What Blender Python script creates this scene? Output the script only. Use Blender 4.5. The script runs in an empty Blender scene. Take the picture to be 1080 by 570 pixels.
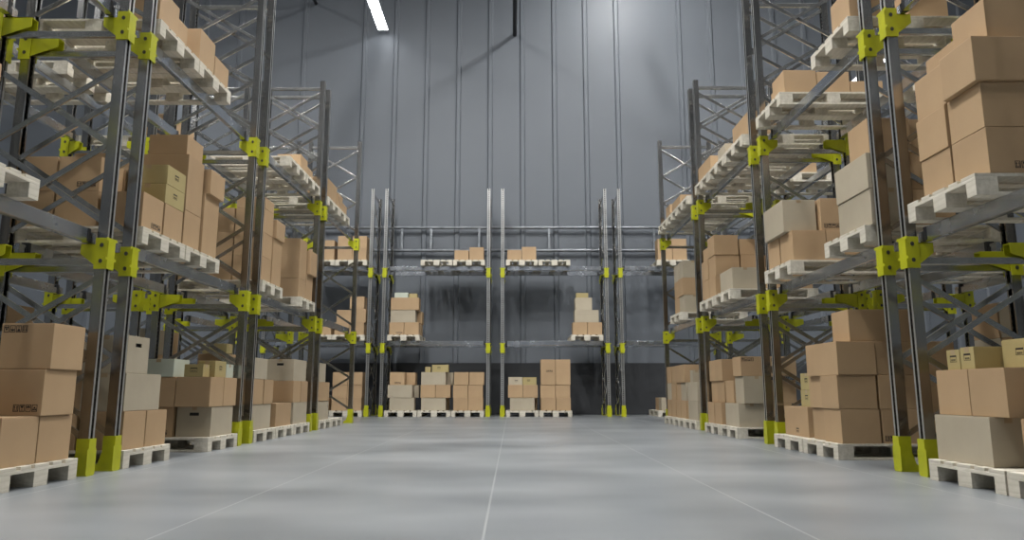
import bpy, bmesh, math, random
from mathutils import Matrix, Vector
random.seed(7)
S = bpy.context.scene
COL = S.collection
R = math.radians

# ------------------------------------------------------------------ camera
cam = bpy.data.objects.new('camera', bpy.data.cameras.new('camera'))
COL.objects.link(cam)
cam.location = (0, 0, .62)
cam.rotation_euler = (R(90 + 9.52), 0, 0)
cam.data.sensor_width = 36
cam.data.lens = 25.383
cam.data.clip_end = 200
S.camera = cam
S.view_settings.view_transform = 'Standard'
S.view_settings.look = 'None'
S.view_settings.gamma = 1
S.view_settings.use_curve_mapping = False
S.view_settings.exposure = -0.07

# ------------------------------------------------------------------ materials
def srgb(r, g, b):
    f = lambda c: (c / 255 / 12.92) if c <= 10 else ((c / 255 + .055) / 1.055) ** 2.4
    return (f(r), f(g), f(b), 1)

class NM:
    def __init__(s, name):
        s.m = bpy.data.materials.new(name); s.m.use_nodes = True
        s.t = s.m.node_tree; s.b = s.t.nodes['Principled BSDF']; s.b.location = (0, 0)
    def n(s, kind, **kw):
        x = s.t.nodes.new(kind)
        for k, v in kw.items():
            if k in x.inputs: x.inputs[k].default_value = v
            else: setattr(x, k, v)
        return x
    def l(s, a, ao, b, bi):
        s.t.links.new(a.outputs[ao], b.inputs[bi] if not hasattr(bi, 'is_linked') else bi)
    def coords(s, scale=(1, 1, 1), out='Object'):
        tc = s.n('ShaderNodeTexCoord'); mp = s.n('ShaderNodeMapping'); mp.inputs['Scale'].default_value = scale
        s.l(tc, out, mp, 'Vector'); return mp
    def ramp(s, src, so, stops):
        r = s.n('ShaderNodeValToRGB'); e = r.color_ramp.elements
        while len(e) < len(stops): e.new(.5)
        for i, (p, c) in enumerate(stops):
            e[i].position = p; e[i].color = c if len(c) == 4 else (*c, 1)
        s.l(src, so, r, 'Fac'); return r

def mat_plain(name, col, rough=.6, metal=0.0, spec=.5):
    k = NM(name); k.b.inputs['Base Color'].default_value = col
    k.b.inputs['Roughness'].default_value = rough; k.b.inputs['Metallic'].default_value = metal
    k.b.inputs['Specular IOR Level'].default_value = spec
    return k.m

def mat_noise(name, c0, c1, rough=(.5, .7), metal=0.0, scale=(1, 1, 1), ns=4.0, detail=4, bump=0.0, bscale=60, rnd=0.0, out='Object'):
    k = NM(name); mp = k.coords(scale, out)
    nz = k.n('ShaderNodeTexNoise', Scale=ns, Detail=detail); k.l(mp, 'Vector', nz, 'Vector')
    rp = k.ramp(nz, 'Fac', [(.3, c0), (.7, c1)])
    if rnd:
        oi = k.n('ShaderNodeObjectInfo'); hs = k.n('ShaderNodeHueSaturation')
        mr = k.n('ShaderNodeMapRange'); mr.inputs['To Min'].default_value = 1 - rnd; mr.inputs['To Max'].default_value = 1 + rnd
        k.l(oi, 'Random', mr, 'Value'); k.l(mr, 'Result', hs, 'Value'); k.l(rp, 'Color', hs, 'Color')
        k.l(hs, 'Color', k.b, 'Base Color')
    else:
        k.l(rp, 'Color', k.b, 'Base Color')
    rr = k.n('ShaderNodeMapRange'); rr.inputs['To Min'].default_value = rough[0]; rr.inputs['To Max'].default_value = rough[1]
    k.l(nz, 'Fac', rr, 'Value'); k.l(rr, 'Result', k.b, 'Roughness')
    k.b.inputs['Metallic'].default_value = metal
    if bump:
        n2 = k.n('ShaderNodeTexNoise', Scale=bscale, Detail=3); k.l(mp, 'Vector', n2, 'Vector')
        bp = k.n('ShaderNodeBump', Strength=bump, Distance=.01); k.l(n2, 'Fac', bp, 'Height'); k.l(bp, 'Normal', k.b, 'Normal')
    return k.m

M = {}
M['steel'] = mat_noise('dark_galvanised_steel', srgb(162, 160, 156), srgb(196, 194, 190), (.14, .26), 1.0, (1, 1, .15), 5, 5, .03, 40)
M['galv'] = mat_noise('beam_steel', srgb(186, 190, 196), srgb(214, 218, 224), (.2, .32), 1.0, (1, 1, 1), 4, 5, .03, 30)
M['yellow'] = mat_noise('lime_yellow_paint', srgb(164, 166, 14), srgb(178, 180, 24), (.35, .5), 0, (1, 1, 1), 9, 3, .03, 40)
M['brace'] = mat_noise('brace_steel', srgb(176, 175, 171), srgb(204, 203, 199), (.18, .30), 1.0, (1, 1, 1), 5, 4, .03, 40)
M['face'] = mat_noise('punched_face_steel', srgb(172, 172, 170), srgb(196, 196, 194), (.28, .38), .78, (1, 1, 1), 5, 4, .03, 40)
M['black'] = mat_plain('black_rubber_and_shade', (.012, .012, .013, 1), .5)  # also stands in for shade inside post holes and hand holes
M['bolt'] = mat_plain('bolt_steel', (.10, .10, .09, 1), .4, .8)
M['wood'] = mat_noise('bleached_pallet_wood', srgb(184, 177, 160), srgb(212, 206, 192), (.7, .85), 0, (2, 14, 14), 2.2, 6, .12, 8, .05)
M['brown'] = mat_noise('brown_corrugated_card', srgb(166, 138, 104), srgb(174, 146, 111), (.62, .75), 0, (1, 1, 1), 3, 4, .03, 50, .05)
M['beige'] = mat_noise('beige_corrugated_card', srgb(163, 152, 131), srgb(173, 162, 141), (.62, .75), 0, (1, 1, 1), 3, 4, .03, 50, .05)
M['khaki'] = mat_noise('khaki_card', srgb(158, 143, 96), srgb(168, 153, 105), (.6, .72), 0, (1, 1, 1), 3, 4, .03, 50, .05)
M['green'] = mat_noise('pale_green_card', srgb(172, 178, 163), srgb(182, 188, 173), (.6, .72), 0, (1, 1, 1), 3, 4, .03, 50, .04)
M['tape'] = mat_plain('packing_tape', srgb(158, 138, 108), .35)
M['ink'] = mat_plain('black_ink', srgb(38, 30, 26), .6)
M['lampbody'] = mat_plain('lamp_housing', srgb(120, 124, 128), .4, .6)
M['rail'] = mat_noise('rail_galvanised_steel', srgb(120, 124, 128), srgb(150, 154, 158), (.3, .45), .9, (1, 1, 1), 4)

def emis(name, col, st):
    k = NM(name); k.b.inputs['Base Color'].default_value = (.8, .8, .8, 1)
    k.b.inputs['Emission Color'].default_value = col; k.b.inputs['Emission Strength'].default_value = st
    return k.m
M['diff'] = emis('lamp_diffuser', (.96, .98, 1, 1), 10.5)
M['diff3'] = emis('added_side_diffuser', (1, .99, .97, 1), 260)  # for the outer lamps added as fill beside the racks
M['diff4'] = emis('wall_spot_diffuser', (1, .99, .97, 1), 6200)
M['diff5'] = emis('added_lamp_diffuser_bright', (1, .99, .97, 1), 430)  # added left lamps, stronger to lift the right-hand cartons
M['diff2'] = emis('added_lamp_diffuser', (1, .99, .97, 1), 270)  # added round lamps above the view

# polished concrete, slab joints every 1.42 m along the aisle
def mat_floor():
    k = NM('polished_concrete'); mp = k.coords((1, 1, 1))
    sx = k.n('ShaderNodeSeparateXYZ'); k.l(mp, 'Vector', sx, 'Vector')
    n1 = k.n('ShaderNodeTexNoise', Scale=.9, Detail=2, Roughness=.5)
    m2 = k.coords((.6, 1.1, 1)); k.l(m2, 'Vector', n1, 'Vector')
    n2 = k.n('ShaderNodeTexNoise', Scale=7, Detail=6, Roughness=.65); k.l(mp, 'Vector', n2, 'Vector')
    r1 = k.ramp(n1, 'Fac', [(.25, srgb(98, 102, 105)), (.75, srgb(138, 141, 143))])
    r2 = k.ramp(n2, 'Fac', [(.1, (.96, .96, .96)), (.9, (1, 1, 1))])
    mx = k.n('ShaderNodeMix', data_type='RGBA', blend_type='MULTIPLY'); mx.inputs['Factor'].default_value = 1
    k.t.links.new(r1.outputs['Color'], mx.inputs[6]); k.t.links.new(r2.outputs['Color'], mx.inputs[7])
    # slab tint + joint line
    a = k.n('ShaderNodeMath', operation='ADD'); a.inputs[1].default_value = .13 + 1.42 * 40
    k.l(sx, 'X', a, 0)
    d = k.n('ShaderNodeMath', operation='DIVIDE'); d.inputs[1].default_value = 1.42; k.l(a, 0, d, 0)
    fl = k.n('ShaderNodeMath', operation='FLOOR'); k.l(d, 0, fl, 0)
    fr = k.n('ShaderNodeMath', operation='FRACT'); k.l(d, 0, fr, 0)
    pp = k.n('ShaderNodeMath', operation='PINGPONG'); pp.inputs[1].default_value = .5; k.l(d, 0, pp, 0)
    lt = k.n('ShaderNodeMath', operation='LESS_THAN'); lt.inputs[1].default_value = .008; 
    k.l(fr, 0, lt, 0)
    mj = k.n('ShaderNodeMix', data_type='RGBA'); k.t.links.new(lt.outputs[0], mj.inputs[0])
    mj.inputs[7].default_value = srgb(150, 152, 152)
    k.t.links.new(mx.outputs[2], mj.inputs[6]); k.t.links.new(mj.outputs[2], k.b.inputs['Base Color'])
    rr = k.n('ShaderNodeMapRange'); rr.inputs['From Min'].default_value = .05; rr.inputs['From Max'].default_value = .95
    rr.inputs['To Min'].default_value = .285; rr.inputs['To Max'].default_value = .36
    n3 = k.n('ShaderNodeTexNoise', Scale=1.7, Detail=2); k.l(m2, 'Vector', n3, 'Vector')
    k.l(n3, 'Fac', rr, 'Value'); k.l(rr, 'Result', k.b, 'Roughness')
    k.b.inputs['Specular IOR Level'].default_value = .5
    return k.m
M['floor'] = mat_floor()
M['clad'] = mat_noise('grey_metal_cladding', srgb(99, 104, 110), srgb(103, 108, 114), (.46, .54), 0, (.3, 1, .3), 1.2, 3)
M['base'] = mat_noise('dark_concrete_plinth', srgb(46, 48, 51), srgb(56, 58, 61), (.6, .8), 0, (1, 1, 1), 3, 5, .1, 20)
M['ceil'] = mat_noise('ceiling_deck', srgb(120, 124, 130), srgb(130, 134, 140), (.5, .7), .2, (1, 1, 1), 1)

# ------------------------------------------------------------------ mesh helpers
class MB:
    """collects shapes and links them as one mesh object"""
    def __init__(s): s.bm = bmesh.new()
    def box(s, x0, x1, y0, y1, z0, z1, mi=0, bev=0.0, mat4=None):
        vs = [s.bm.verts.new((x, y, z)) for x in (x0, x1) for y in (y0, y1) for z in (z0, z1)]
        fs = [s.bm.faces.new([vs[i] for i in q]) for q in ((0, 1, 3, 2), (4, 6, 7, 5), (0, 4, 5, 1), (2, 3, 7, 6), (0, 2, 6, 4), (1, 5, 7, 3))]
        for f in fs: f.material_index = mi
        if bev:
            es = list({e for f in fs for e in f.edges})
            r = bmesh.ops.bevel(s.bm, geom=es, offset=bev, segments=2, profile=.7, affect='EDGES')
            for f in r['faces']: f.material_index = mi
            vs = list({v for f in r['faces'] for v in f.verts})
        if mat4 is not None: bmesh.ops.transform(s.bm, matrix=mat4, verts=vs)
        return s
    def prism(s, pts, axis, a0, a1, mi=0):
        """polygon pts extruded along an axis (0=x: pts are (y,z), 1=y: (x,z), 2=z: (x,y))"""
        def P(p, a):
            return {0: (a, p[0], p[1]), 1: (p[0], a, p[1]), 2: (p[0], p[1], a)}[axis]
        A = [s.bm.verts.new(P(p, a0)) for p in pts]; B = [s.bm.verts.new(P(p, a1)) for p in pts]
        n = len(pts); fs = [s.bm.faces.new(A[::-1]), s.bm.faces.new(B)]
        for i in range(n): fs.append(s.bm.faces.new((A[i], A[(i + 1) % n], B[(i + 1) % n], B[i])))
        for f in fs: f.material_index = mi
        return s
    def cyl(s, p0, p1, r, seg=12, mi=0, r2=None):
        p0, p1 = Vector(p0), Vector(p1); d = p1 - p0
        q = d.to_track_quat('Z', 'Y').to_matrix().to_4x4()
        r_ = bmesh.ops.create_cone(s.bm, cap_ends=True, segments=seg, radius1=r, radius2=r if r2 is None else r2, depth=d.length,
                                   matrix=Matrix.Translation((p0 + p1) / 2) @ q)
        for f in {f for v in r_['verts'] for f in v.link_faces}: f.material_index = mi
        return s
    def quad(s, a, b, c, d, mi=0):
        f = s.bm.faces.new([s.bm.verts.new(p) for p in (a, b, c, d)]); f.material_index = mi
        return s
    def mesh(s, name, *mats):
        bmesh.ops.recalc_face_normals(s.bm, faces=s.bm.faces[:])
        me = bpy.data.meshes.new(name); s.bm.to_mesh(me); s.bm.free()
        for m in mats: me.materials.append(m)
        return me

def link(name, me, parent=None, loc=(0, 0, 0), rot=(0, 0, 0), label=None):
    o = bpy.data.objects.new(name, me); COL.objects.link(o)
    o.location = loc; o.rotation_euler = rot
    if parent is not None: o.parent = parent
    if label: o['label'] = label
    return o
def thing(name, label, cat, loc=(0, 0, 0), rz=0, group=None, me=None):
    o = link(name, me, None, loc, (0, 0, rz), label); o['category'] = cat
    if group: o['group'] = group
    return o
def copy_tree(o, parent=None):
    c = o.copy(); COL.objects.link(c)
    if parent is not None: c.parent = parent
    for ch in KIDS.get(o.name, []):
        k = copy_tree(ch, c)
    return c
KIDS = {}
def reg(root, objs):
    for x in objs:
        KIDS.setdefault(x.parent.name, []).append(x)
def struct(name, me, loc=(0, 0, 0)):
    o = link(name, me, None, loc); o['kind'] = 'structure'; return o

# ------------------------------------------------------------------ hall
HX, Y0H, Y1H, HZ = 14.0, -5.0, 19.62, 14.6
m = MB(); m.box(-HX, HX, Y0H, Y1H + .1, -.2, 0); struct('floor', m.mesh('floor', M['floor']))
m = MB(); m.box(-HX, HX, Y0H, Y1H + .1, HZ, HZ + .2)
struct('ceiling', m.mesh('ceiling', M['ceil']))
RIBS = [-11.6, -10.7, -9.8, -8.9, -7.9, -7.0, -6.02, -4.27, -3.36, -2.44, -1.53, -.62, .3, 1.22, 2.12, 3.03, 4.86, 5.77, 6.68, 7.6, 8.5, 9.4, 10.3, 11.3, 12.2, 13.1]
def cladding(a0, a1, ribs, z1):
    """wall profile in (along, out): raised trapezoid ribs"""
    pts = [(a0, 0)]
    for x in ribs:
        pts += [(x - .08, 0), (x - .045, -.045), (x + .045, -.045), (x + .08, 0)]
    pts += [(a1, 0), (a1, .12), (a0, .12)]
    return pts
m = MB(); m.prism([(x, y + Y1H) for x, y in cladding(-HX, HX, RIBS, HZ)], 2, 0, HZ); M['clad'].node_tree.nodes['Principled BSDF'].inputs['Specular IOR Level'].default_value = .35; struct('wall_back', m.mesh('wall_back', M['clad']))
SR = [Y0H + .9 * i for i in range(1, 27)]
for nm, sg in (('wall_left', -1), ('wall_right', 1)):
    m = MB(); m.prism([(sg * HX + sg * o, a) for a, o in cladding(Y0H, Y1H, SR, HZ)], 2, 0, HZ); struct(nm, m.mesh(nm, M['clad']))
m = MB(); m.box(-HX, HX, Y0H - .1, Y0H, 0, HZ); struct('wall_front', m.mesh('wall_front', M['clad']))
m = MB(); m.box(-HX, HX, Y1H - .12, Y1H - .046, 0, 1.36, 0, .012); struct('baseboard_back', m.mesh('baseboard_back', M['base']))

# guard rail along the back wall
rail = thing('guard_rail', 'galvanised two-bar guard rail fixed high on the grey back wall', 'rail', (0, Y1H - .2, 4.42))
for z, nm in ((.64, 'top_bar'), (0, 'lower_bar')):
    m = MB(); m.cyl((-7.5, 0, z), (7.5, 0, z), .042, 14); link(nm, m.mesh(nm, M['rail']), rail)
for x in (-5.4, -3.02, -2.22, -.9, 1.02, 3.9, 5.6):
    m = MB(); m.box(x - .03, x + .03, -.03, .03, .03, .62, 0, .006)
    m.box(x - .02, x + .02, .02, .16, .28, .34); link('upright', m.mesh('rail_upright', M['rail']), rail)

# ------------------------------------------------------------------ lamps
def strip(x, y1, n, z=10.9, seg=1.15):
    """n diffusers running from y1 toward the camera"""
    L = n * seg
    t = thing('strip_light', 'x', 'lamp', (x, y1 - L, z))
    m = MB(); m.prism([(-.15, .02), (-.11, .1), (.11, .1), (.15, .02)], 1, 0, L)
    link('housing', m.mesh('strip_housing', M['lampbody']), t)
    for i in range(n):
        m = MB(); m.box(-.14, .14, i * seg + .05, (i + 1) * seg - .05, 0, .025, 0, .004)
        link('diffuser', m.mesh('strip_diffuser', M['diff']), t)
    for yy in (.4, L - .4):   # rods up to the ceiling deck
        m = MB(); m.cyl((0, yy, .1), (0, yy, HZ - z), .008, 6); link('suspension_rod', m.mesh('lamp_rod', M['lampbody']), t)
    return t
rows = {-9.7: 'far left', -3.72: 'left', 3.72: 'right', 9.7: 'far right'}
nth = ['first', 'second', 'third', 'fourth', 'fifth']
for x, nm in rows.items():
    for k, y in enumerate(((17.5 if x == 3.72 else 19.45), 14.6, 10.2, 5.8)):
        t = strip(x, y, 2 if (x == 3.72 and k == 0) else 3, 9.2 if abs(x) > 5 else 10.9)
        t['group'] = 'ceiling strip lights'
        t['label'] = 'long white ceiling strip light, %s from the back wall in the %s row' % (nth[k], nm)
added_lamps = [(2.9, 11, 'right', 'first'), (2.9, 7, 'right', 'second'), (2.9, 3, 'right', 'third'),  # unseen round lamps, added as main light over the aisle
       (8.6, 9.5, 'far right', 'first'), (8.6, 5, 'far right', 'second'), (-8.6, 9.5, 'far left', 'first'), (-8.6, 5, 'far left', 'second'),  # outer four added to brighten the sides behind the racks
       (-2.9, 9, 'left', 'first'), (-2.9, 5.5, 'left', 'second'), (-2.9, 2, 'left', 'third')]
mh = []
m = MB(); m.cyl((0, 0, 0), (0, 0, .02), .4, 32); mh.append(('diffuser', m.mesh('added_lamp_diffuser', M['diff2'])))
m = MB(); m.cyl((0, 0, .02), (0, 0, .1), .43, 32); m.cyl((0, 0, .1), (0, 0, .3), .25, 24, 0, .12); mh.append(('housing', m.mesh('added_lamp_housing', M['lampbody'])))
m = MB(); m.cyl((0, 0, .3), (0, 0, HZ - 13.2), .012, 8); mh.append(('suspension_rod', m.mesh('added_lamp_rod', M['lampbody'])))
for x, y, sd, nn in added_lamps:
    added_lamp = thing('added_round_lamp', 'unseen added round lamp on the %s, %s from the back wall' % (sd, nn), 'lamp', (x, y, 13.2), 0, 'added round lamps')
    for nm, me in mh:
        if nm == 'diffuser' and (abs(x) > 5 or x < 0):
            me = me.copy(); me.materials[0] = M['diff3'] if abs(x) > 5 else M['diff5']
        link(nm, me, added_lamp)
sp = thing('spot_lamp', 'small bright spot lamp hung close to the back wall, right of centre', 'lamp', (3.35, 16.9, 13.2))
m = MB(); m.cyl((0, 0, 0), (0, 0, .02), .07, 24); link('diffuser', m.mesh('spot_diffuser', M['diff4']), sp)
m = MB(); m.cyl((0, 0, .02), (0, 0, .3), .16, 24, 0, .1); link('housing', m.mesh('spot_housing', M['lampbody']), sp)
m = MB(); m.cyl((0, 0, .3), (0, 0, HZ - 13.2), .012, 8); link('suspension_rod', m.mesh('spot_rod', M['lampbody']), sp)
pipe = thing('conduit_pipe', 'dark straight conduit pipe meeting the back wall high above the centre', 'pipe', (.08, Y1H, 10.87))
m = MB(); m.cyl((0, 0, 0), (0, -11, 0), .06, 12); link('tube', m.mesh('conduit_tube', M['black']), pipe)
for yy in (-.3, -4, -8):
    m = MB(); m.cyl((0, yy, .04), (0, yy, HZ - 10.87), .008, 6); link('hanger', m.mesh('conduit_hanger', M['lampbody']), pipe)
pip2 = thing('conduit_pipe', 'dark straight conduit pipe meeting the back wall high on the left', 'pipe', (-5.75, Y1H, 11.85))
m = MB(); m.cyl((0, 0, 0), (0, -9, 0), .045, 12); link('tube', m.mesh('conduit_tube', M['black']), pip2)
for yy in (-2, -6):
    m = MB(); m.cyl((0, yy, .04), (0, yy, HZ - 11.85), .008, 6); link('hanger', m.mesh('conduit_hanger', M['lampbody']), pip2)

# ------------------------------------------------------------------ pallet rack unit (u along beams, v depth, z)
UL, UD, PW, PH = 2.70, 1.10, .078, 5.76
LV = (1.67, 3.565)
def post_mesh():
    m = MB(); t = .003; h = .05
    for s in (-1, 1):
        a, b = sorted((s * h, s * (h - t))); m.box(a, b, -h, h, .01, PH)
        a, b = sorted((s * h, s * .021)); m.box(a, b, -h, -h + t, .01, PH, 1)
        a, b = sorted((s * .021, s * .018)); m.box(a, b, -h, .0, .01, PH)
        a, b = sorted((s * h, s * .028)); m.box(a, b, h - t, h, .01, PH)
    # recessed web with a column of punched holes
    z = .03; p = .05; hw, hh = .0135, .027
    m.box(-.017, .017, .008, .010, .01, PH, 2)  # black strip painting shade behind the holes
    m.box(-.018, .018, -.003, .0, .01, z, 1)
    while z + p < PH:
        zc = z + p / 2; za, zb = zc - hh / 2, zc + hh / 2
        m.box(-.018, -hw, -.003, .0, z, z + p, 1); m.box(hw, .018, -.003, .0, z, z + p, 1)
        m.box(-hw, hw, -.003, .0, z, za, 1); m.box(-hw, hw, -.003, .0, zb, z + p, 1)
        z += p
    m.box(-.018, .018, -.003, .0, z, PH)
    bmesh.ops.scale(m.bm, vec=(.78, .78, 1), verts=m.bm.verts[:])
    return m.mesh('rack_post', M['steel'], M['face'], M['black'])
def guard_mesh():
    m = MB()
    m.box(-.06, .06, -.066, .16, 0, .01)
    for s in (-1, 1):
        a, b = sorted((s * .051, s * .056)); m.box(a, b, -.06, .056, .01, .27)
        m.prism([(.056, .01), (.15, .01), (.15, .03), (.09, .06), (.056, .15)], 0, a, b)
    m.prism([(-.072, .01), (.072, .01), (.072, .185), (.056, .2), (.056, .27), (-.056, .27), (-.056, .2), (-.072, .185)], 1, -.066, -.06)
    for s in (-1, 1):
        m.cyl((s * .03, .11, .01), (s * .03, .11, .03), .009, 8, 1)
    bmesh.ops.scale(m.bm, vec=(.8, .8, 1), verts=m.bm.verts[:])
    return m.mesh('foot_guard', M['yellow'], M['bolt'])
def conn_mesh(G):
    m = MB(); h = .122
    for s in (-1, 1):
        a, b = sorted((s * .051, s * .057))
        m.prism([(-.062, -h), (.05, -h), (.05, h), (-.062, h)], 0, a, b)
        for z in (.065, -.06):
            m.cyl((s * .057, -.008, z), (s * .064, -.008, z), .012, 6, 1); m.cyl((s * .057, -.008, z), (s * .060, -.008, z), .017, 14, 1)
        # hooked lip beside the aisle face
        a, b = sorted((s * .057, s * .085)); m.box(a, b, -.068, -.062, h - .02, h); m.box(a, b, -.068, -.062, -.05, -.03)
        # tapered bracket reaching into the rack
        a, b = sorted((s * .04, s * .046))
        m.prism([(.05, -.09), (.06, -.085), (.04 + G, -.01), (.05 + G, .0), (.05 + G, .075), (.05, .075)], 0, a, b)
    m.prism([(-.057, -h), (.057, -h), (.057, h), (-.057, h)], 1, -.068, -.062)
    m.box(-.046, .046, .05, .05 + G, .069, .075)
    bmesh.ops.scale(m.bm, vec=(.86, .86, 1), verts=m.bm.verts[:])
    return m.mesh('beam_connector', M['yellow'], M['bolt'])
def beam_mesh():
    m = MB(); a, b = .13, UL - .13
    prof = [(-.028, .005), (-.02, 0), (.022, 0), (.028, .006), (.028, .07), (.012, .076), (.012, .104), (.006, .11), (-.022, .11), (-.028, .104)]
    m.prism(prof, 0, a, b)
    for q0, q1 in ((.03, a), (b, UL - .03)):
        m.box(q0, q1, -.02, .02, .002, .085, 0, .004)
        e = q0 if q0 < 1 else q1
    return m.mesh('load_beam', M['galv'])
def clamp_mesh():
    m = MB(); m.box(-.012, .02, -.033, .033, .004, .1085, 0, .003); m.box(-.035, -.012, -.026, .026, .0, .06, 0, .004)
    return m.mesh('end_clamp', M['black'])
def bar_mesh(dv, dz, w, t, off):
    """flat bar in the frame plane from (0,0) to (dv,dz)"""
    L = math.hypot(dv, dz); m = MB()
    m.box(0, w, 0, 0, 0, 0) if False else None
    ang = math.atan2(dz, dv)
    mt = Matrix.Rotation(ang, 4, 'X')
    m.box(off - t / 2, off + t / 2, 0, L, -w / 2, w / 2, 0, .003, mt)
    m.cyl((off - t / 2 - .006, math.cos(ang) * .03, math.sin(ang) * .03), (off + t / 2 + .006, math.cos(ang) * .03, math.sin(ang) * .03), .01, 8)
    return m.mesh('brace_bar', M['brace'])

me_post, me_guard, me_conn, me_connb, me_beam, me_clamp = post_mesh(), guard_mesh(), conn_mesh(.135), conn_mesh(.27), beam_mesh(), clamp_mesh()
def make_rack():
    root = thing('pallet_rack', 'x', 'rack')
    P = []
    pc = PW / 2
    for u in (pc, UL - pc):
        for v, rz in ((pc, 0), (UD - pc, math.pi)):
            p = link('post', me_post, root, (u, v, 0), (0, 0, rz)); P.append(p)
            P.append(link('foot_guard', me_guard, p, label='yellow foot guard'))
            for z in LV: P.append(link('beam_connector', me_connb if rz else me_conn, p, (0, 0, z), label='yellow beam connector with two bolts'))
        va, vb = PW - .004, UD - PW + .004
        segs = [(.28, .88), (.88, 1.47), (1.93, 2.56), (2.56, 3.19), (3.87, 4.43), (4.43, 4.99), (4.99, 5.55)]
        for a, b in segs:
            P.append(link('diagonal_brace', BAR(vb - va, b - a, .042, .016, .013), root, (u, va, a)))
            P.append(link('diagonal_brace', BAR(vb - va, a - b, .042, .016, -.013), root, (u, va, b)))
        for z in (LV[0] - .06, LV[1] - .06, 5.63):
            P.append(link('cross_bar', BAR(vb - va, 0, .05, .035, 0), root, (u, va, z)))
    for z in LV:
        for v in (PW + .06, UD - PW - .06):
            b = link('load_beam', me_beam, root, (0, v, z + .0755)); P.append(b)
            P.append(link('end_clamp', me_clamp, b, (.135, 0, 0), label='black end clamp'))
            P.append(link('end_clamp', me_clamp, b, (UL - .135, 0, 0), (0, 0, math.pi), label='black end clamp'))
    reg(root, P)
    return root
_bars = {}
def BAR(*a):
    k = tuple(round(x, 3) for x in a)
    if k not in _bars: _bars[k] = bar_mesh(*a)
    return _bars[k]
proto = make_rack()
_first = [True]
def rack(label, loc, rz, group):
    r = proto if _first[0] else copy_tree(proto)
    _first[0] = False
    r.location = loc; r.rotation_euler = (0, 0, rz); r['label'] = label; r['group'] = group
    return r
PER = 2.977
XL, XR = 3.14, 3.035
YL, YR = 5.94, 5.89          # far edge of the first post of the second bay
bayname = ['first', 'second', 'third', 'fourth']
for i in range(4):
    y0 = YL + (i - 1) * PER - .1
    rack('dark steel pallet rack with yellow feet, %s bay along the aisle, left side' % bayname[i], (-XL, y0, 0), math.pi / 2, 'racks left of the aisle')
    rack('dark steel pallet rack backing onto the left aisle racks, %s bay' % bayname[i], (-XL - UD - .16 - UD, y0 + UL, 0), -math.pi / 2, 'racks behind the left row')
    y0 = YR + (i - 1) * PER - .1
    rack('dark steel pallet rack with yellow feet, %s bay along the aisle, right side' % bayname[i], (XR, y0 + UL, 0), -math.pi / 2, 'racks right of the aisle')
    rack('dark steel pallet rack backing onto the right aisle racks, %s bay' % bayname[i], (XR + UD + .16 + UD, y0, 0), math.pi / 2, 'racks behind the right row')
YB = 17.98
XB0 = -3.255
bb = ['first', 'second', 'third', 'fourth']
for k in range(-1, 3):
    rack('dark steel pallet rack against the back wall, %s bay from its left end' % bb[k + 1], (XB0 + k * PER, YB, 0), 0, 'racks along the back wall')

# ------------------------------------------------------------------ pallets (u .8 along the beams, v 1.2 deep)
PT = .144
def make_pallet():
    root = thing('wooden_pallet', 'x', 'pallet'); P = []
    def part(nm, me, loc): P.append(link(nm, me, root, loc))
    def bx(nm, x, y, z):
        m = MB(); m.box(0, x, 0, y, 0, z, 0, .003); return m.mesh(nm, M['wood'])
    skid_o, skid_c = bx('skid_board', .1, 1.2, .022), bx('skid_board', .145, 1.2, .022)
    blk_o, blk_c = bx('block', .1, .145, .078), bx('block', .145, .145, .078)
    strg = bx('stringer_board', .8, .145, .022)
    dk_o, dk_c = bx('deck_board', .145, 1.2, .022), bx('deck_board', .1, 1.2, .022)
    for u, c in ((0, 0), (.3275, 1), (.7, 0)):
        part('skid_board', skid_c if c else skid_o, (u, 0, 0))
        for v in (0, .5275, 1.055): part('block', blk_c if c else blk_o, (u, v, .022))
    for v in (0, .5275, 1.055): part('stringer_board', strg, (0, v, .1))
    for u, w in ((0, 0), (.1863, 1), (.3275, 0), (.5138, 1), (.655, 0)): part('deck_board', dk_c if w else dk_o, (u, 0, .122))
    reg(root, P)
    return root
pal0 = make_pallet(); _pf = [True]

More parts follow.
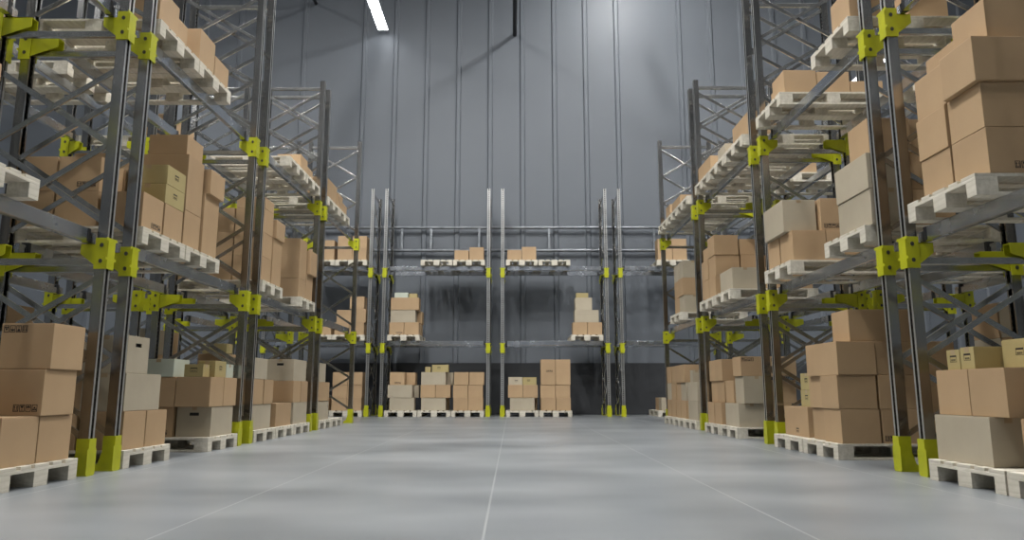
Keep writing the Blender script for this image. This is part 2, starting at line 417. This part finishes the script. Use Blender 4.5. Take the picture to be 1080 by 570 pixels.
# ------------------------------------------------------------------ cartons
def carton_body(du, dv, dz, kind, hole):
    """carton with top flaps; hole = None or 'u'/'v': hand holes on the faces whose normal runs along u / v"""
    m = MB(); f = .003
    if not hole:
        m.box(-du / 2, du / 2, -dv / 2, dv / 2, 0, dz - f, 0, .005)
    else:
        # walls of card with a slot cut in two opposite faces
        t = .006; hw, hh, hz = .05, .016, dz - .075
        m.box(-du / 2, du / 2, -dv / 2, dv / 2, 0, t); m.box(-du / 2, du / 2, -dv / 2, dv / 2, dz - f - t, dz - f)
        for s in (-1, 1):
            for ax in ('u', 'v'):
                W = (dv if ax == 'u' else du) / 2; N = (du if ax == 'u' else dv) / 2
                n0, n1 = sorted((s * N, s * (N - t)))
                def put(a0, a1, z0, z1):
                    if ax == 'u': m.box(n0, n1, a0, a1, z0, z1)
                    else: m.box(a0, a1, n0, n1, z0, z1)
                if ax == 'v': W -= t
                z0, z1 = t, dz - f - t
                if ax == hole:
                    put(-W, -hw, z0, z1); put(hw, W, z0, z1); put(-hw, hw, z0, hz - hh); put(-hw, hw, hz + hh, z1)
                else: put(-W, W, z0, z1)
        # black inner box, painted shade just behind the slot
        m.box(-du / 2 + .03, du / 2 - .03, -dv / 2 + .03, dv / 2 - .03, .02, dz - .03, 1)
    # two top flaps meeting along the longer side
    if du >= dv:
        m.box(-du / 2 + .003, du / 2 - .003, -dv / 2 + .003, -.002, dz - f, dz); m.box(-du / 2 + .003, du / 2 - .003, .002, dv / 2 - .003, dz - f, dz)
    else:
        m.box(-du / 2 + .003, -.002, -dv / 2 + .003, dv / 2 - .003, dz - f, dz); m.box(.002, du / 2 - .003, -dv / 2 + .003, dv / 2 - .003, dz - f, dz)
    return m.mesh('carton', M[kind], M['black'])
def tape_mesh(du, dv, dz):
    m = MB(); w = .025; t = .0008; d = .035
    m.box(-du / 2, du / 2, -w, w, dz, dz + t) if du >= dv else m.box(-w, w, -dv / 2, dv / 2, dz, dz + t)
    for s in (-1, 1):
        if du >= dv:
            a, b = sorted((s * du / 2, s * (du / 2 + t))); m.box(a, b, -w, w, dz - d, dz + t)
        else:
            a, b = sorted((s * dv / 2, s * (dv / 2 + t))); m.box(-w, w, a, b, dz - d, dz + t)
    return m.mesh('tape', M['tape'])
def marks_mesh(flip=False, n=4):
    """a row of handling pictograms printed on a face: in the x-z plane, facing -y, lower left corner at 0"""
    m = MB(); q = .036; g = .006; t = .0007; k = .0045
    def r(x0, x1, z0, z1): m.box(x0, x1, -t, 0, z0, z1)
    for i in range(n):
        x = i * (q + g)
        r(x, x + q, 0, k); r(x, x + q, q + .012 - k, q + .012); r(x, x + k, k, q + .012 - k); r(x + q - k, x + q, k, q + .012 - k)
        c = x + q / 2; H = q + .012
        def tri(pts): m.prism(pts, 1, -t, 0)
        if i % 4 == 0:       # two upward arrows on a bar
            for s in (-.008, .008):
                r(c + s - .002, c + s + .002, .013, .03); tri([(c + s - .006, .03), (c + s + .006, .03), (c + s, .04)])
            r(c - .013, c + .013, .008, .011)
        elif i % 4 == 1:     # goblet
            tri([(c - .011, .041), (c + .011, .041), (c + .006, .025), (c - .006, .025)]); r(c - .0015, c + .0015, .012, .025); r(c - .009, c + .009, .008, .012)
        elif i % 4 == 2:     # umbrella
            tri([(c + .013 * math.cos(a), .026 + .014 * math.sin(a)) for a in [math.pi * j / 8 for j in range(9)]]); r(c - .0013, c + .0013, .009, .026)
        else:                # stacked crates
            r(c - .012, c - .001, .009, .02); r(c + .001, c + .012, .009, .02); r(c - .006, c + .006, .022, .033)
    me = m.mesh('handling_marks', M['ink'])
    return me, n * (q + g) - g, q + .012
def label_mesh():
    """small shipping imprint: bracketed line with bars under it"""
    m = MB(); t = .0007
    def r(x0, x1, z0, z1): m.box(x0, x1, -t, 0, z0, z1)
    r(0, .075, .036, .048); r(0, .003, .0, .036); r(.072, .075, 0, .036); r(.003, .072, 0, .003)
    x = .012
    for w in (.003, .006, .002, .004, .002, .005, .003):
        r(x, x + w, .008, .022); x += w + .004
    return m.mesh('shipping_imprint', M['ink']), .075, .048
ME_MARK, MW, MHT = marks_mesh(); ME_LAB, LW, LHT = label_mesh()
_cb, _tp = {}, {}
LABELS = set()
def uniq(lab):
    assert 4 <= len(lab.split()) <= 16, lab
    if lab in LABELS: print('DUP LABEL', lab)
    LABELS.add(lab)
    return lab

def carton(W, size, kind, label, group, hole=None, marks=None, tape=None, rot=0.0):
    """W: 4x4 placing the carton's base centre (local u, v, z)"""
    du, dv, dz = size
    key = (round(du, 3), round(dv, 3), round(dz, 3), kind, hole)
    if key not in _cb: _cb[key] = carton_body(du, dv, dz, kind, hole)
    o = thing('carton', uniq(label), 'box', group=group, me=_cb[key])
    o.matrix_world = W @ Matrix.Rotation(rot, 4, 'Z')
    if tape is None: tape = kind in ('beige', 'khaki', 'green')
    if tape:
        k = key[:3]
        if k not in _tp: _tp[k] = tape_mesh(du, dv, dz)
        link('tape', _tp[k], o, label='strip of brown packing tape')
    for mk in (marks or []):
        face, ax, az, what = mk     # face: 'v-' aisle face, 'u-' / 'u+' end faces; ax, az in 0..1 = where on the face; what: m, M (upside down), l
        me, w, h = (ME_LAB, LW, LHT) if what == 'l' else (ME_MARK, MW, MHT)
        wid = du if face == 'v-' else dv
        x = -wid / 2 + .015 + ax * (wid - w - .03); z = .015 + az * (dz - h - .03)
        if what == 'M': T = Matrix.Translation((x + w, 0, z + h)) @ Matrix.Rotation(math.pi, 4, 'Y')
        else: T = Matrix.Translation((x, 0, z))
        if face == 'v-': F = Matrix.Translation((0, -dv / 2, 0))
        elif face == 'u-': F = Matrix.Translation((-du / 2, 0, 0)) @ Matrix.Rotation(-math.pi / 2, 4, 'Z')
        else: F = Matrix.Translation((du / 2, 0, 0)) @ Matrix.Rotation(math.pi / 2, 4, 'Z')
        c = link('shipping_imprint' if what == 'l' else 'handling_marks', me, o, label='black shipping imprint' if what == 'l' else 'row of black handling pictograms')
        c.matrix_basis = F @ T
    return o

CART = {}
HIDDEN = {('B', -1, 0, 1): (0,), ('B', 0, 0, 2): (1, 3, 5, 7, 9, 11), ('B', 0, 1, 1): (3, 6, 8), ('B', 1, 0, 0): (4,), ('B', 1, 0, 1): (3, 5, 7, 10), ('B', 1, 1, 2): (2, 4), ('L', 0, 0, 1): (1, 2, 4, 5), ('L', 0, 0, 2): (2,), ('L', 0, 1, 1): (1, 2, 4, 5), ('L', 1, 0, 0): (2, 4, 5), ('L', 1, 0, 2): (2, 3, 4, 8, 9), ('L', 1, 1, 0): (5, 11), ('L', 1, 1, 1): (2, 3, 5, 8, 9), ('L', 1, 2, 1): (2,), ('L', 2, 0, 0): (5,), ('L', 2, 0, 1): (1, 2), ('L', 2, 0, 2): (2, 6, 8), ('L', 2, 1, 0): (5, 8, 11, 12), ('L', 2, 1, 2): (2, 3, 6, 7), ('L', 3, 0, 0): (1, 3), ('R', 0, 0, 1): (2,), ('R', 0, 0, 2): (5,), ('R', 0, 1, 2): (3, 7, 11), ('R', 1, 0, 1): (4, 9), ('R', 1, 0, 2): (1,), ('R', 1, 1, 0): (2, 5), ('R', 1, 1, 2): (3, 7), ('R', 2, 0, 1): (2,), ('R', 2, 0, 2): (8,), ('R', 2, 2, 1): (1,), ('R', 3, 0, 0): (1, 3, 5), ('R', 3, 0, 1): (2, 5)}   # cartons wholly hidden behind others
SKIP = {k + (i,) for k, v in HIDDEN.items() for i in v}
COLNAME = {'brown': 'brown', 'beige': 'beige', 'khaki': 'khaki', 'green': 'pale green'}
LEVEL_Z = {0: 0.0, 1: LV[0] + .0755 + .1105, 2: LV[1] + .0755 + .1105}
LVNAME = ['floor', 'lower-beam', 'upper-beam']
SLOT = {'L': ['near', 'middle', 'far'], 'R': ['near', 'middle', 'far'], 'B': ['left', 'middle', 'right'], 'l': ['near', 'middle', 'far'], 'r': ['near', 'middle', 'far']}
def pallet(row, unit, level, slot, boxes, dv=0.0, du=0.0):
    """row L/R: aisle racks, l/r: racks behind them, B: back wall racks"""
    z = LEVEL_Z[level]
    if row in 'Ll':
        yn = YL + (unit - 1) * PER + .035 + slot * .822 + du
        x = -3.125 if row == 'L' else -XL - UD - .16 - .05 + .0
        A = Matrix.Translation((x - dv, yn, z)) @ Matrix.Rotation(math.pi / 2, 4, 'Z')
        flip = False; near_lo = True
    elif row in 'Rr':
        yn = YR + (unit - 1) * PER + .035 + slot * .822 + du
        x = 2.965 if row == 'R' else XR + UD + .16 - .05
        A = Matrix.Translation((x + dv, yn + .8, z)) @ Matrix.Rotation(-math.pi / 2, 4, 'Z')
        near_lo = False
    else:
        A = Matrix.Translation((XB0 + unit * PER + .13 + slot * .818 + du, YB - .03 + dv, z)); near_lo = True
    o = pal0 if _pf[0] else copy_tree(pal0)
    _pf[0] = False
    o.matrix_world = A
    rn = {'L': 'left rack row', 'R': 'right rack row', 'B': 'back wall racks', 'l': 'rear left racks', 'r': 'rear right racks'}[row]
    bn = bayname[unit] if row != 'B' else bb[unit + 1]
    n = len(boxes)
    what = 'empty pale wooden pallet' if n == 0 else 'pale wooden pallet'
    where = {0: 'on the floor', 1: 'on the lower beams', 2: 'on the upper beams'}[level]
    o['label'] = uniq('%s %s, %s place, %s %s bay' % (what, where, SLOT[row][slot], bn, {'L': 'left', 'R': 'right', 'B': 'back-wall', 'l': 'rear-left', 'r': 'rear-right'}[row]))
    o['group'] = 'wooden pallets'
    zl = sorted({round(b[2], 1) for b in boxes})
    seen = {}
    for bi, b in enumerate(boxes):
        if (row, unit, level, slot, bi) in SKIP: continue
        u0, v0, z0, a, d, hgt, kind = b[:7]; opt = b[7] if len(b) > 7 else {}
        uc = u0 + a / 2
        if row in 'Rr': lu = .8 - uc
        else: lu = uc
        eps = .0015 + .0006 * z0
        Wm = A @ Matrix.Translation((lu, v0 + d / 2, PT + z0 + .0))
        marks = opt.get('marks')
        if marks and row in 'Rr':   # near end face is u+ there
            marks = [({'u-': 'u+', 'u+': 'u-'}.get(f, f), x, zz, w) for f, x, zz, w in marks]
        if z0 < .05: ly = 'bottom'
        else:
            ly = {0: 'bottom', 1: 'second', 2: 'third', 3: 'fourth', 4: 'topmost'}[min(4, int(round(z0 / .31)))]
        if row == 'B': hu = '' if a > .5 else (' left' if uc < .4 else ' right')
        else: hu = '' if a > .5 else (' near' if uc < .4 else ' far')
        hv = ' front' if v0 < .3 else (' middle' if v0 < .68 else ' rear')
        size = ' tall' if hgt > .45 else (' small' if a * d * hgt < .02 else (' long' if a > .5 or d > .5 else ''))
        base = '%s%s carton, %s layer%s%s' % (COLNAME[kind], size, ly, hu, hv)
        seen[base] = seen.get(base, 0) + 1
        if seen[base] > 1: base += ' stacked above' if z0 > 0 else ' beside'
        lab = '%s, %s %s pallet, %s %s bay' % (base, SLOT[row][slot], LVNAME[level], bn, {'L': 'left', 'R': 'right', 'B': 'back-wall', 'l': 'rear-left', 'r': 'rear-right'}[row])
        grp = 'cartons on the %s pallet, %s, %s bay of the %s' % (SLOT[row][slot], where, bn, rn)
        rot = random.uniform(-.008, .008) if opt.get('rot') is None else opt['rot']
        cc = carton(Wm, (a, d, hgt), kind, lab, grp, opt.get('hole'), marks, None, rot)
        CART[(row, unit, level, slot, bi)] = (cc.name, b[:6])
    return o

# --- shorthand: u from the near end (left end on the back wall), v from the aisle edge, z above the deck
def C(u, v, z, k='brown', h=.31, **o): return (u, v, z, .36, .36, h, k, o)
def T(u, v, z, k='brown', h=.62, **o): return (u, v, z, .36, .36, h, k, o)
def LU(u, v, z, k='beige', h=.31, w=.60, d=.36, **o): return (u, v, z, w, d, h, k, o)      # long along the beams
def LV_(u, v, z, k='brown', h=.31, w=.36, d=.60, **o): return (u, v, z, w, d, h, k, o)     # long into the rack
def K(u, v, z, w=.2, d=.3, h=.16, k='khaki', **o): return (u, v, z, w, d, h, k, o)
def layer(z, k='brown', us=(.03, .41), vs=(.04, .42, .80), skip=()):
    return [C(u, v, z, k) for i, u in enumerate(us) for j, v in enumerate(vs) if (i, j) not in skip]
H = .312

exec_loads = True
# ---------------- left row
pallet('L', 0, 0, 1, layer(0), du=-.1)
pallet('L', 0, 0, 2, layer(0, us=(.02, .39)) + [C(.36, .02, H, marks=[('u-', .92, .05, 'm')]), C(.36, .42, H), C(.36, .80, H)] +
       [C(.38, -.0, 2 * H, marks=[('u-', .0, 1, 'M')])], du=-.09)
pallet('L', 0, 1, 1, layer(0, us=(.03,)) + layer(H, us=(.03,)))
pallet('L', 1, 0, 0, layer(0) + [LU(.03, .05, H), LU(.05, .42, H, 'brown')] + [C(.03, .06, 2 * H, 'beige', hole='v', marks=None), C(.2, .44, 2 * H, 'brown')])
pallet('L', 1, 0, 2, [LU(.12, .04, 0, hole='u'), C(.08, .42, 0, marks=[('u-', .8, .05, 'm')]), C(.1, .80, 0), C(.46, .42, 0), C(.46, .8, 0)] +
       [C(.03, .03, H), C(.40, .03, H), C(.03, .40, H), C(.40, .40, H), C(.03, .78, H)] +
       [K(.02, .42, 2 * H, .36, .33, .185, 'green'), K(.04, .12, 2 * H, .16, .2, .13, marks=[('u-', .5, .6, 'l')]), K(.22, .07, 2 * H, .3, .18, .175, marks=[('v-', .5, .6, 'l'), ('u-', .5, .6, 'l')]),
        K(.56, .08, 2 * H, .2, .3, .15, 'green')])
pallet('L', 1, 1, 0, [C(.02, .03, 0, marks=[('v-', .9, .05, 'm')]), C(.41, .03, 0), C(.02, .42, 0), C(.41, .42, 0), C(.02, .80, 0), C(.41, .80, 0)] +
       [K(.40, .03, H, .37, .34, .18, marks=[('v-', .5, .6, 'l')]), K(.41, .03, H + .182, .36, .36, .18, marks=[('v-', .5, .6, 'l')]), C(.02, .42, H, marks=[('u-', .9, .1, 'm')]), C(.02, .80, H), C(.41, .42, H), C(.41, .80, H)])
pallet('L', 1, 1, 1, [C(.02, .05, 0, h=.36), T(.40, .03, 0, h=.63), C(.02, .43, 0, h=.36), C(.4, .42, 0), C(.02, .82, 0), C(.4, .8, 0)] +
       [LV_(.02, .05, .362, h=.56, w=.36, d=.55), C(.42, -.01, .632, h=.26), C(.41, .42, H), T(.41, .40, 2 * H, h=.4), T(.02, .82, .312, h=.62)] +
       [LV_(.03, .08, .925, h=.2, w=.36, d=.38)])
pallet('L', 1, 2, 0, [C(.02, .03, 0), C(.40, .12, 0)])
pallet('L', 1, 2, 1, [C(.03, .03, 0, h=.36), C(.41, .03, 0, h=.25), C(.2, .5, 0)])
pallet('L', 2, 0, 0, [LU(.06, .06, 0, 'beige', w=.7), LU(.04, .44, 0, 'brown')] + [C(.03, .05, H), C(.42, .05, H), C(.03, .43, H), C(.42, .43, H)] + [LU(.0, .05, 2 * H, h=.26, w=.5), C(.1, .43, 2 * H), K(.0, .4, 3 * H, .2, .3, .12)])
pallet('L', 2, 0, 1, [LU(.08, .04, 0, 'brown', w=.68), C(.08, .42, 0), C(.46, .42, 0)])
pallet('L', 2, 0, 2, [LU(.04, .04, 0, w=.7), C(.03, .42, 0), C(.41, .42, 0)] + [C(.0, .04, H), C(.38, .04, H), C(.0, .42, H), C(.38, .42, H)] + [LU(.0, .05, 2 * H, hole='u', w=.65, d=.4), C(.1, .47, 2 * H, 'brown')])
pallet('L', 2, 1, 0, layer(0, us=(.03,)) + layer(H, us=(.03,)) + layer(2 * H, us=(.03,)) + [T(.41, .03, 0), C(.42, .0, .622, h=.25), C(.41, .42, 0), C(.41, .42, H)] + [C(.03, .04, 3 * H, h=.14)])
pallet('L', 2, 1, 2, [C(.0, .04, 0, h=.28), C(.38, .04, 0, h=.4), C(.0, .42, 0), C(.38, .42, 0)] + [T(.0, .04, .282, h=.6), C(.41, -.01, .402, h=.37), T(.0, .42, H, h=.55), C(.38, .42, H)])
pallet('L', 2, 2, 1, [])
pallet('L', 2, 2, 2, [C(.0, .1, 0, h=.3), C(.38, .12, 0, h=.24)])
pallet('L', 3, 0, 0, [LU(.05, .05, 0, w=.72), LU(.1, .43, 0, 'brown')] + [LU(.02, .04, H, 'brown', w=.72), C(.1, .42, H)] + [LU(.0, .05, 2 * H, w=.5)])
pallet('L', 3, 0, 1, [])
pallet('L', 3, 2, 0, [LU(.03, .05, 0, 'brown', h=.36, w=.72, d=.5)])
pallet('L', 3, 2, 1, [C(.03, .05, 0, h=.3), C(.42, .06, 0, h=.22)])
# ---------------- right row
pallet('R', 0, 0, 1, [C(.41, .1, 0), C(.03, .1, 0), C(.41, .48, 0)], du=-.1)
pallet('R', 0, 0, 2, [LU(.18, .06, 0, w=.60, d=.24), LU(.18, .42, 0, 'brown')] + [C(.05, .10, H), C(.42, .10, H), C(.08, .48, H), C(.45, .48, H)] +
       [K(.42, .16, 2 * H, .15, .34, .15, marks=[('v-', .5, .6, 'l')]), K(.58, .16, 2 * H, .15, .34, .14, marks=[('v-', .5, .6, 'l')]), K(.10, .34, 2 * H, .3, .2, .19, marks=[('v-', .6, .6, 'l')]), K(.10, .55, 2 * H, .3, .26, .19, 'green')], du=-.1)
pallet('R', 0, 1, 2, [C(.0, .10, 0, marks=[('u-', .9, .08, 'm')]), C(.38, .10, 0), C(.0, .48, 0), C(.38, .48, 0)] + [C(.0, .10, H), C(.38, .09, H), C(.0, .48, H), C(.38, .48, H)] +
       [C(-.02, .06, 2 * H), C(.37, .10, 2 * H), C(.0, .44, 2 * H), C(.4, .48, 2 * H)] + [C(.05, .22, 3 * H), C(.43, .24, 3 * H, h=.2), C(.03, .6, 3 * H)], du=-.13)
pallet('R', 1, 0, 1, [C(.01, .05, 0), C(.39, .10, 0), C(.01, .43, 0, marks=[('u-', .0, .04, 'm')]), C(.01, .81, 0), C(.39, .48, 0)] +
       [C(.01, .04, H), C(.39, .08, H), C(.01, .42, H), C(.01, .80, H), C(.39, .46, H)] + [LU(.0, .05, 2 * H, 'brown', w=.70), C(.02, .42, 2 * H), C(.02, .80, 2 * H)] +
       [LV_(.03, .20, 3 * H, h=.3)])
pallet('R', 1, 0, 2, [LU(.05, .1, 0, 'brown', w=.66, marks=[('v-', .55, .1, 'l')]), C(.1, .48, 0)] + [K(.06, .16, H, .3, .32, .175, 'khaki', marks=[('v-', .5, .6, 'l')]), K(.07, .17, H + .177, .3, .32, .175, 'khaki', marks=[('v-', .5, .6, 'l')])])
pallet('R', 1, 1, 0, [LU(-.035, .05, 0, rot=0), LU(.0, .42, 0, 'brown'), C(.1, .8, 0, 'brown')] + [LU(-.035, .04, H, rot=0), LU(.0, .42, H, 'brown'), C(.1, .8, H, 'beige')] + [C(-.03, .08, 2 * H, rot=0), C(.0, .46, 2 * H)])
pallet('R', 1, 1, 2, [C(.03, .05, 0, h=.33), C(.42, .05, 0, h=.33), C(.03, .42, 0, h=.33), C(.42, .42, 0, h=.33), C(.03, .79, 0, h=.33)] + [LU(.12, .0, .332, h=.36), C(.05, .38, .332, h=.36, marks=[('u-', .1, .05, 'm')]), C(.05, .76, .332, h=.3)])
pallet('R', 1, 2, 0, [C(.05, .05, 0), C(.1, .6, 0)])
pallet('R', 1, 2, 2, [C(.05, .08, 0, h=.28), C(.05, .45, 0, h=.26), C(.05, .82, 0, h=.15), C(.42, .2, 0, h=.3)])
pallet('R', 2, 0, 1, [LU(.06, .05, 0), C(.1, .42, 0), C(.1, .8, 0, 'beige')] + [C(.02, .12, H, 'beige', h=.36), C(.4, .1, H), C(.1, .49, H)] + [LU(.02, .48, 2 * H + .05, 'brown', h=.26, w=.6, marks=[('u-', .1, .95, 'M')]), C(.03, .10, .674, h=.26, marks=[('u-', .0, 1, 'M')])])
pallet('R', 2, 0, 2, [C(.03, .05, 0), C(.41, .05, 0), C(.03, .43, 0)] + [C(.02, .10, H), C(.40, .12, H), C(.02, .47, H)] + [C(.03, .08, 2 * H), C(.41, .10, 2 * H), C(.03, .45, 2 * H)])
pallet('R', 2, 1, 1, [LU(.12, .08, 0), LU(.15, .45, 0, 'brown'), C(.12, .82, 0)])
pallet('R', 2, 1, 2, [C(.03, .05, 0), C(.41, .05, 0), C(.03, .43, 0), C(.03, .81, 0)] + [C(.03, .06, H), C(.41, .05, H), C(.03, .44, H), C(.03, .82, H)] + [C(.02, .05, 2 * H, h=.3), C(.40, .08, 2 * H, h=.2), C(.03, .43, 2 * H, h=.24)])
pallet('R', 2, 2, 0, [LU(.05, .12, 0, 'brown', h=.34, w=.7)])
pallet('R', 2, 2, 1, [K(.1, .06, 0, .36, .3, .2, 'beige'), LU(.02, .38, 0, 'brown', h=.36, w=.76)])
pallet('R', 2, 2, 2, [LU(.05, .06, 0, 'brown', h=.28, w=.7)])
pallet('R', 3, 0, 0, [LU(.05, .05, 0, w=.62), C(.1, .42, 0)] + [LU(.04, .05, H, w=.62), C(.1, .42, H)] + [K(.4, .08, 2 * H, .2, .12, .2, 'beige'), C(.05, .42, 2 * H)])
pallet('R', 3, 0, 1, [C(.03, .05, 0), C(.41, .05, 0), C(.03, .43, 0)] + [C(.03, .06, H, 'beige'), C(.41, .07, H), C(.03, .44, H)] + [LV_(.03, .04, 2 * H, d=.6), C(.41, .05, 2 * H)])
pallet('R', 3, 0, 2, [C(.03, .06, 0), C(.41, .06, 0)] + [C(.03, .07, H), C(.41, .07, H, 'beige')] + [C(.03, .08, 2 * H), C(.41, .07, 2 * H)])
pallet('R', 3, 1, 1, [C(.05, .1, 0, 'beige'), C(.43, .1, 0)] + [C(.05, .08, H), C(.43, .1, H)] + [C(.05, .1, 2 * H, 'beige'), C(.43, .1, 2 * H, 'beige')])
pallet('R', 3, 2, 0, []); pallet('R', 3, 2, 1, [LU(.05, .1, 0, 'brown', h=.26, w=.7)]); pallet('R', 3, 2, 2, [C(.1, .1, 0)])
# ---------------- back wall racks
pallet('B', 0, 0, 0, [LU(.12, .04, 0), C(.12, .42, 0, 'brown')] + [LU(.07, .03, H), C(.42, .5, H, 'beige')] + [C(.11, .06, 2 * H, marks=[('v-', .6, .04, 'm')]), C(.33, .46, 2 * H, 'brown')])
pallet('B', 0, 0, 1, [LU(.08, .04, 0), C(.36, .44, 0)] + [C(.06, .03, H), C(.43, .03, H), C(.2, .45, H)] + [LU(.07, .04, 2 * H), C(.46, .44, 2 * H, 'beige')] + [K(.16, .08, 3 * H, .13, .2, .13), K(.33, .06, 3 * H, .4, .3, .18, marks=[('v-', .4, .6, 'l')])])
pallet('B', 0, 0, 2, layer(0, us=(.05, .42), vs=(.04, .42)) + layer(H, us=(.04, .41), vs=(.05, .43)) + layer(2 * H, us=(.06, .44), vs=(.04, .42)))
pallet('B', 0, 1, 1, [C(.04, .04, 0, marks=[('v-', .9, .04, 'm')]), C(.41, .04, 0), C(.42, .42, 0), C(.04, .42, 0)] + [LU(.06, .05, H, w=.62), C(.44, .43, H), C(.06, .43, H)] + [LU(.06, .04, 2 * H, 'brown', w=.70), LU(.1, .42, 2 * H, 'brown')] + [K(.14, .08, 3 * H, .34, .25, .13, 'green'), K(.5, .1, 3 * H, .2, .25, .11)], du=-.79)
pallet('B', 0, 2, 1, [])
pallet('B', 0, 2, 2, [C(.03, .05, 0, h=.25, **{}), C(.41, .05, 0, h=.33)])
pallet('B', 1, 0, 0, [LU(.1, .04, 0), C(.42, .44, 0)] + [C(.05, .03, H), C(.42, .03, H), C(.2, .43, H)] + [K(.06, .06, 2 * H, .34, .34, .19, 'beige', marks=[('v-', .6, .5, 'l')]), K(.41, .06, 2 * H, .34, .34, .185, marks=[('v-', .4, .6, 'l')])])
pallet('B', 1, 0, 1, layer(0, us=(.04, .41), vs=(.04, .42)) + layer(H, us=(.03, .4), vs=(.05, .43)) + [T(.04, .04, 2 * H, marks=[('v-', .7, .55, 'm')]), T(.41, .04, 2 * H), C(.2, .44, 2 * H)])
pallet('B', 1, 1, 2, [C(.05, .04, 0), C(.42, .04, 0), C(.05, .42, 0)] + [LU(.1, .05, H), C(.2, .43, H)] + [LU(.12, .06, 2 * H, w=.42)] + [K(.15, .08, 3 * H, .3, .25, .12)], du=-.02)
pallet('B', 1, 2, 0, [C(.03, .05, 0, h=.26), C(.40, .05, 0, h=.34)]); pallet('B', 1, 2, 1, [])
pallet('B', 2, 0, 1, [LU(.1, .05, 0), C(.1, .43, 0)], du=-.08)
pallet('B', 2, 2, 1, [C(.04, .05, 0), C(.41, .05, 0), C(.04, .06, H, h=.24), C(.41, .06, H, h=.24)], du=.02)
pallet('B', -1, 0, 2, layer(0, us=(.04, .41), vs=(.04,)) + layer(H, us=(.05, .42), vs=(.05,)) + layer(2 * H, us=(.05, .42), vs=(.04,)))
pallet('B', -1, 0, 1, layer(0, us=(.04, .41), vs=(.04,)))
pallet('B', -1, 1, 2, [C(.04, .05, 0), C(.41, .05, 0), C(.08, .05, H), C(.45, .05, H, h=.34), C(.40, .05, 2 * H + .03)])
pallet('B', -1, 1, 1, [C(.41, .05, 0, h=.2)])
pallet('B', -1, 2, 2, [C(.04, .05, 0), C(.41, .05, 0), C(.04, .05, H), C(.41, .05, H)]); pallet('B', -1, 2, 1, [C(.04, .05, 0), C(.41, .05, 0), C(.41, .05, H, h=.2)])
# ---------------- racks behind
def block(k1='brown', n=4, us=(.03, .41)):
    out = []
    for j, u in enumerate(us):
        out += [T(u, .03, 0)] + [C(u, .03, i * H, k1 if (i + j) % 3 else 'beige') for i in range(2, n)]
    return out
def low(us=(.03, .41)): return [C(u, .03, 0) for u in us]
pallet('l', 1, 0, 0, block()); pallet('l', 2, 0, 0, block())
pallet('l', 1, 2, 1, []); pallet('l', 2, 2, 0, low())
pallet('r', 1, 0, 0, block()); pallet('r', 1, 1, 2, low((.03,))); pallet('r', 1, 2, 1, []); pallet('r', 2, 2, 2, low((.03,)))

# ------------------------------------------------------------------ world
w = bpy.data.worlds.new('hall_air'); S.world = w; w.use_nodes = True
w.node_tree.nodes['Background'].inputs['Color'].default_value = (.05, .055, .06, 1)
S.cycles.use_denoising = True
S.cycles.max_bounces = 8
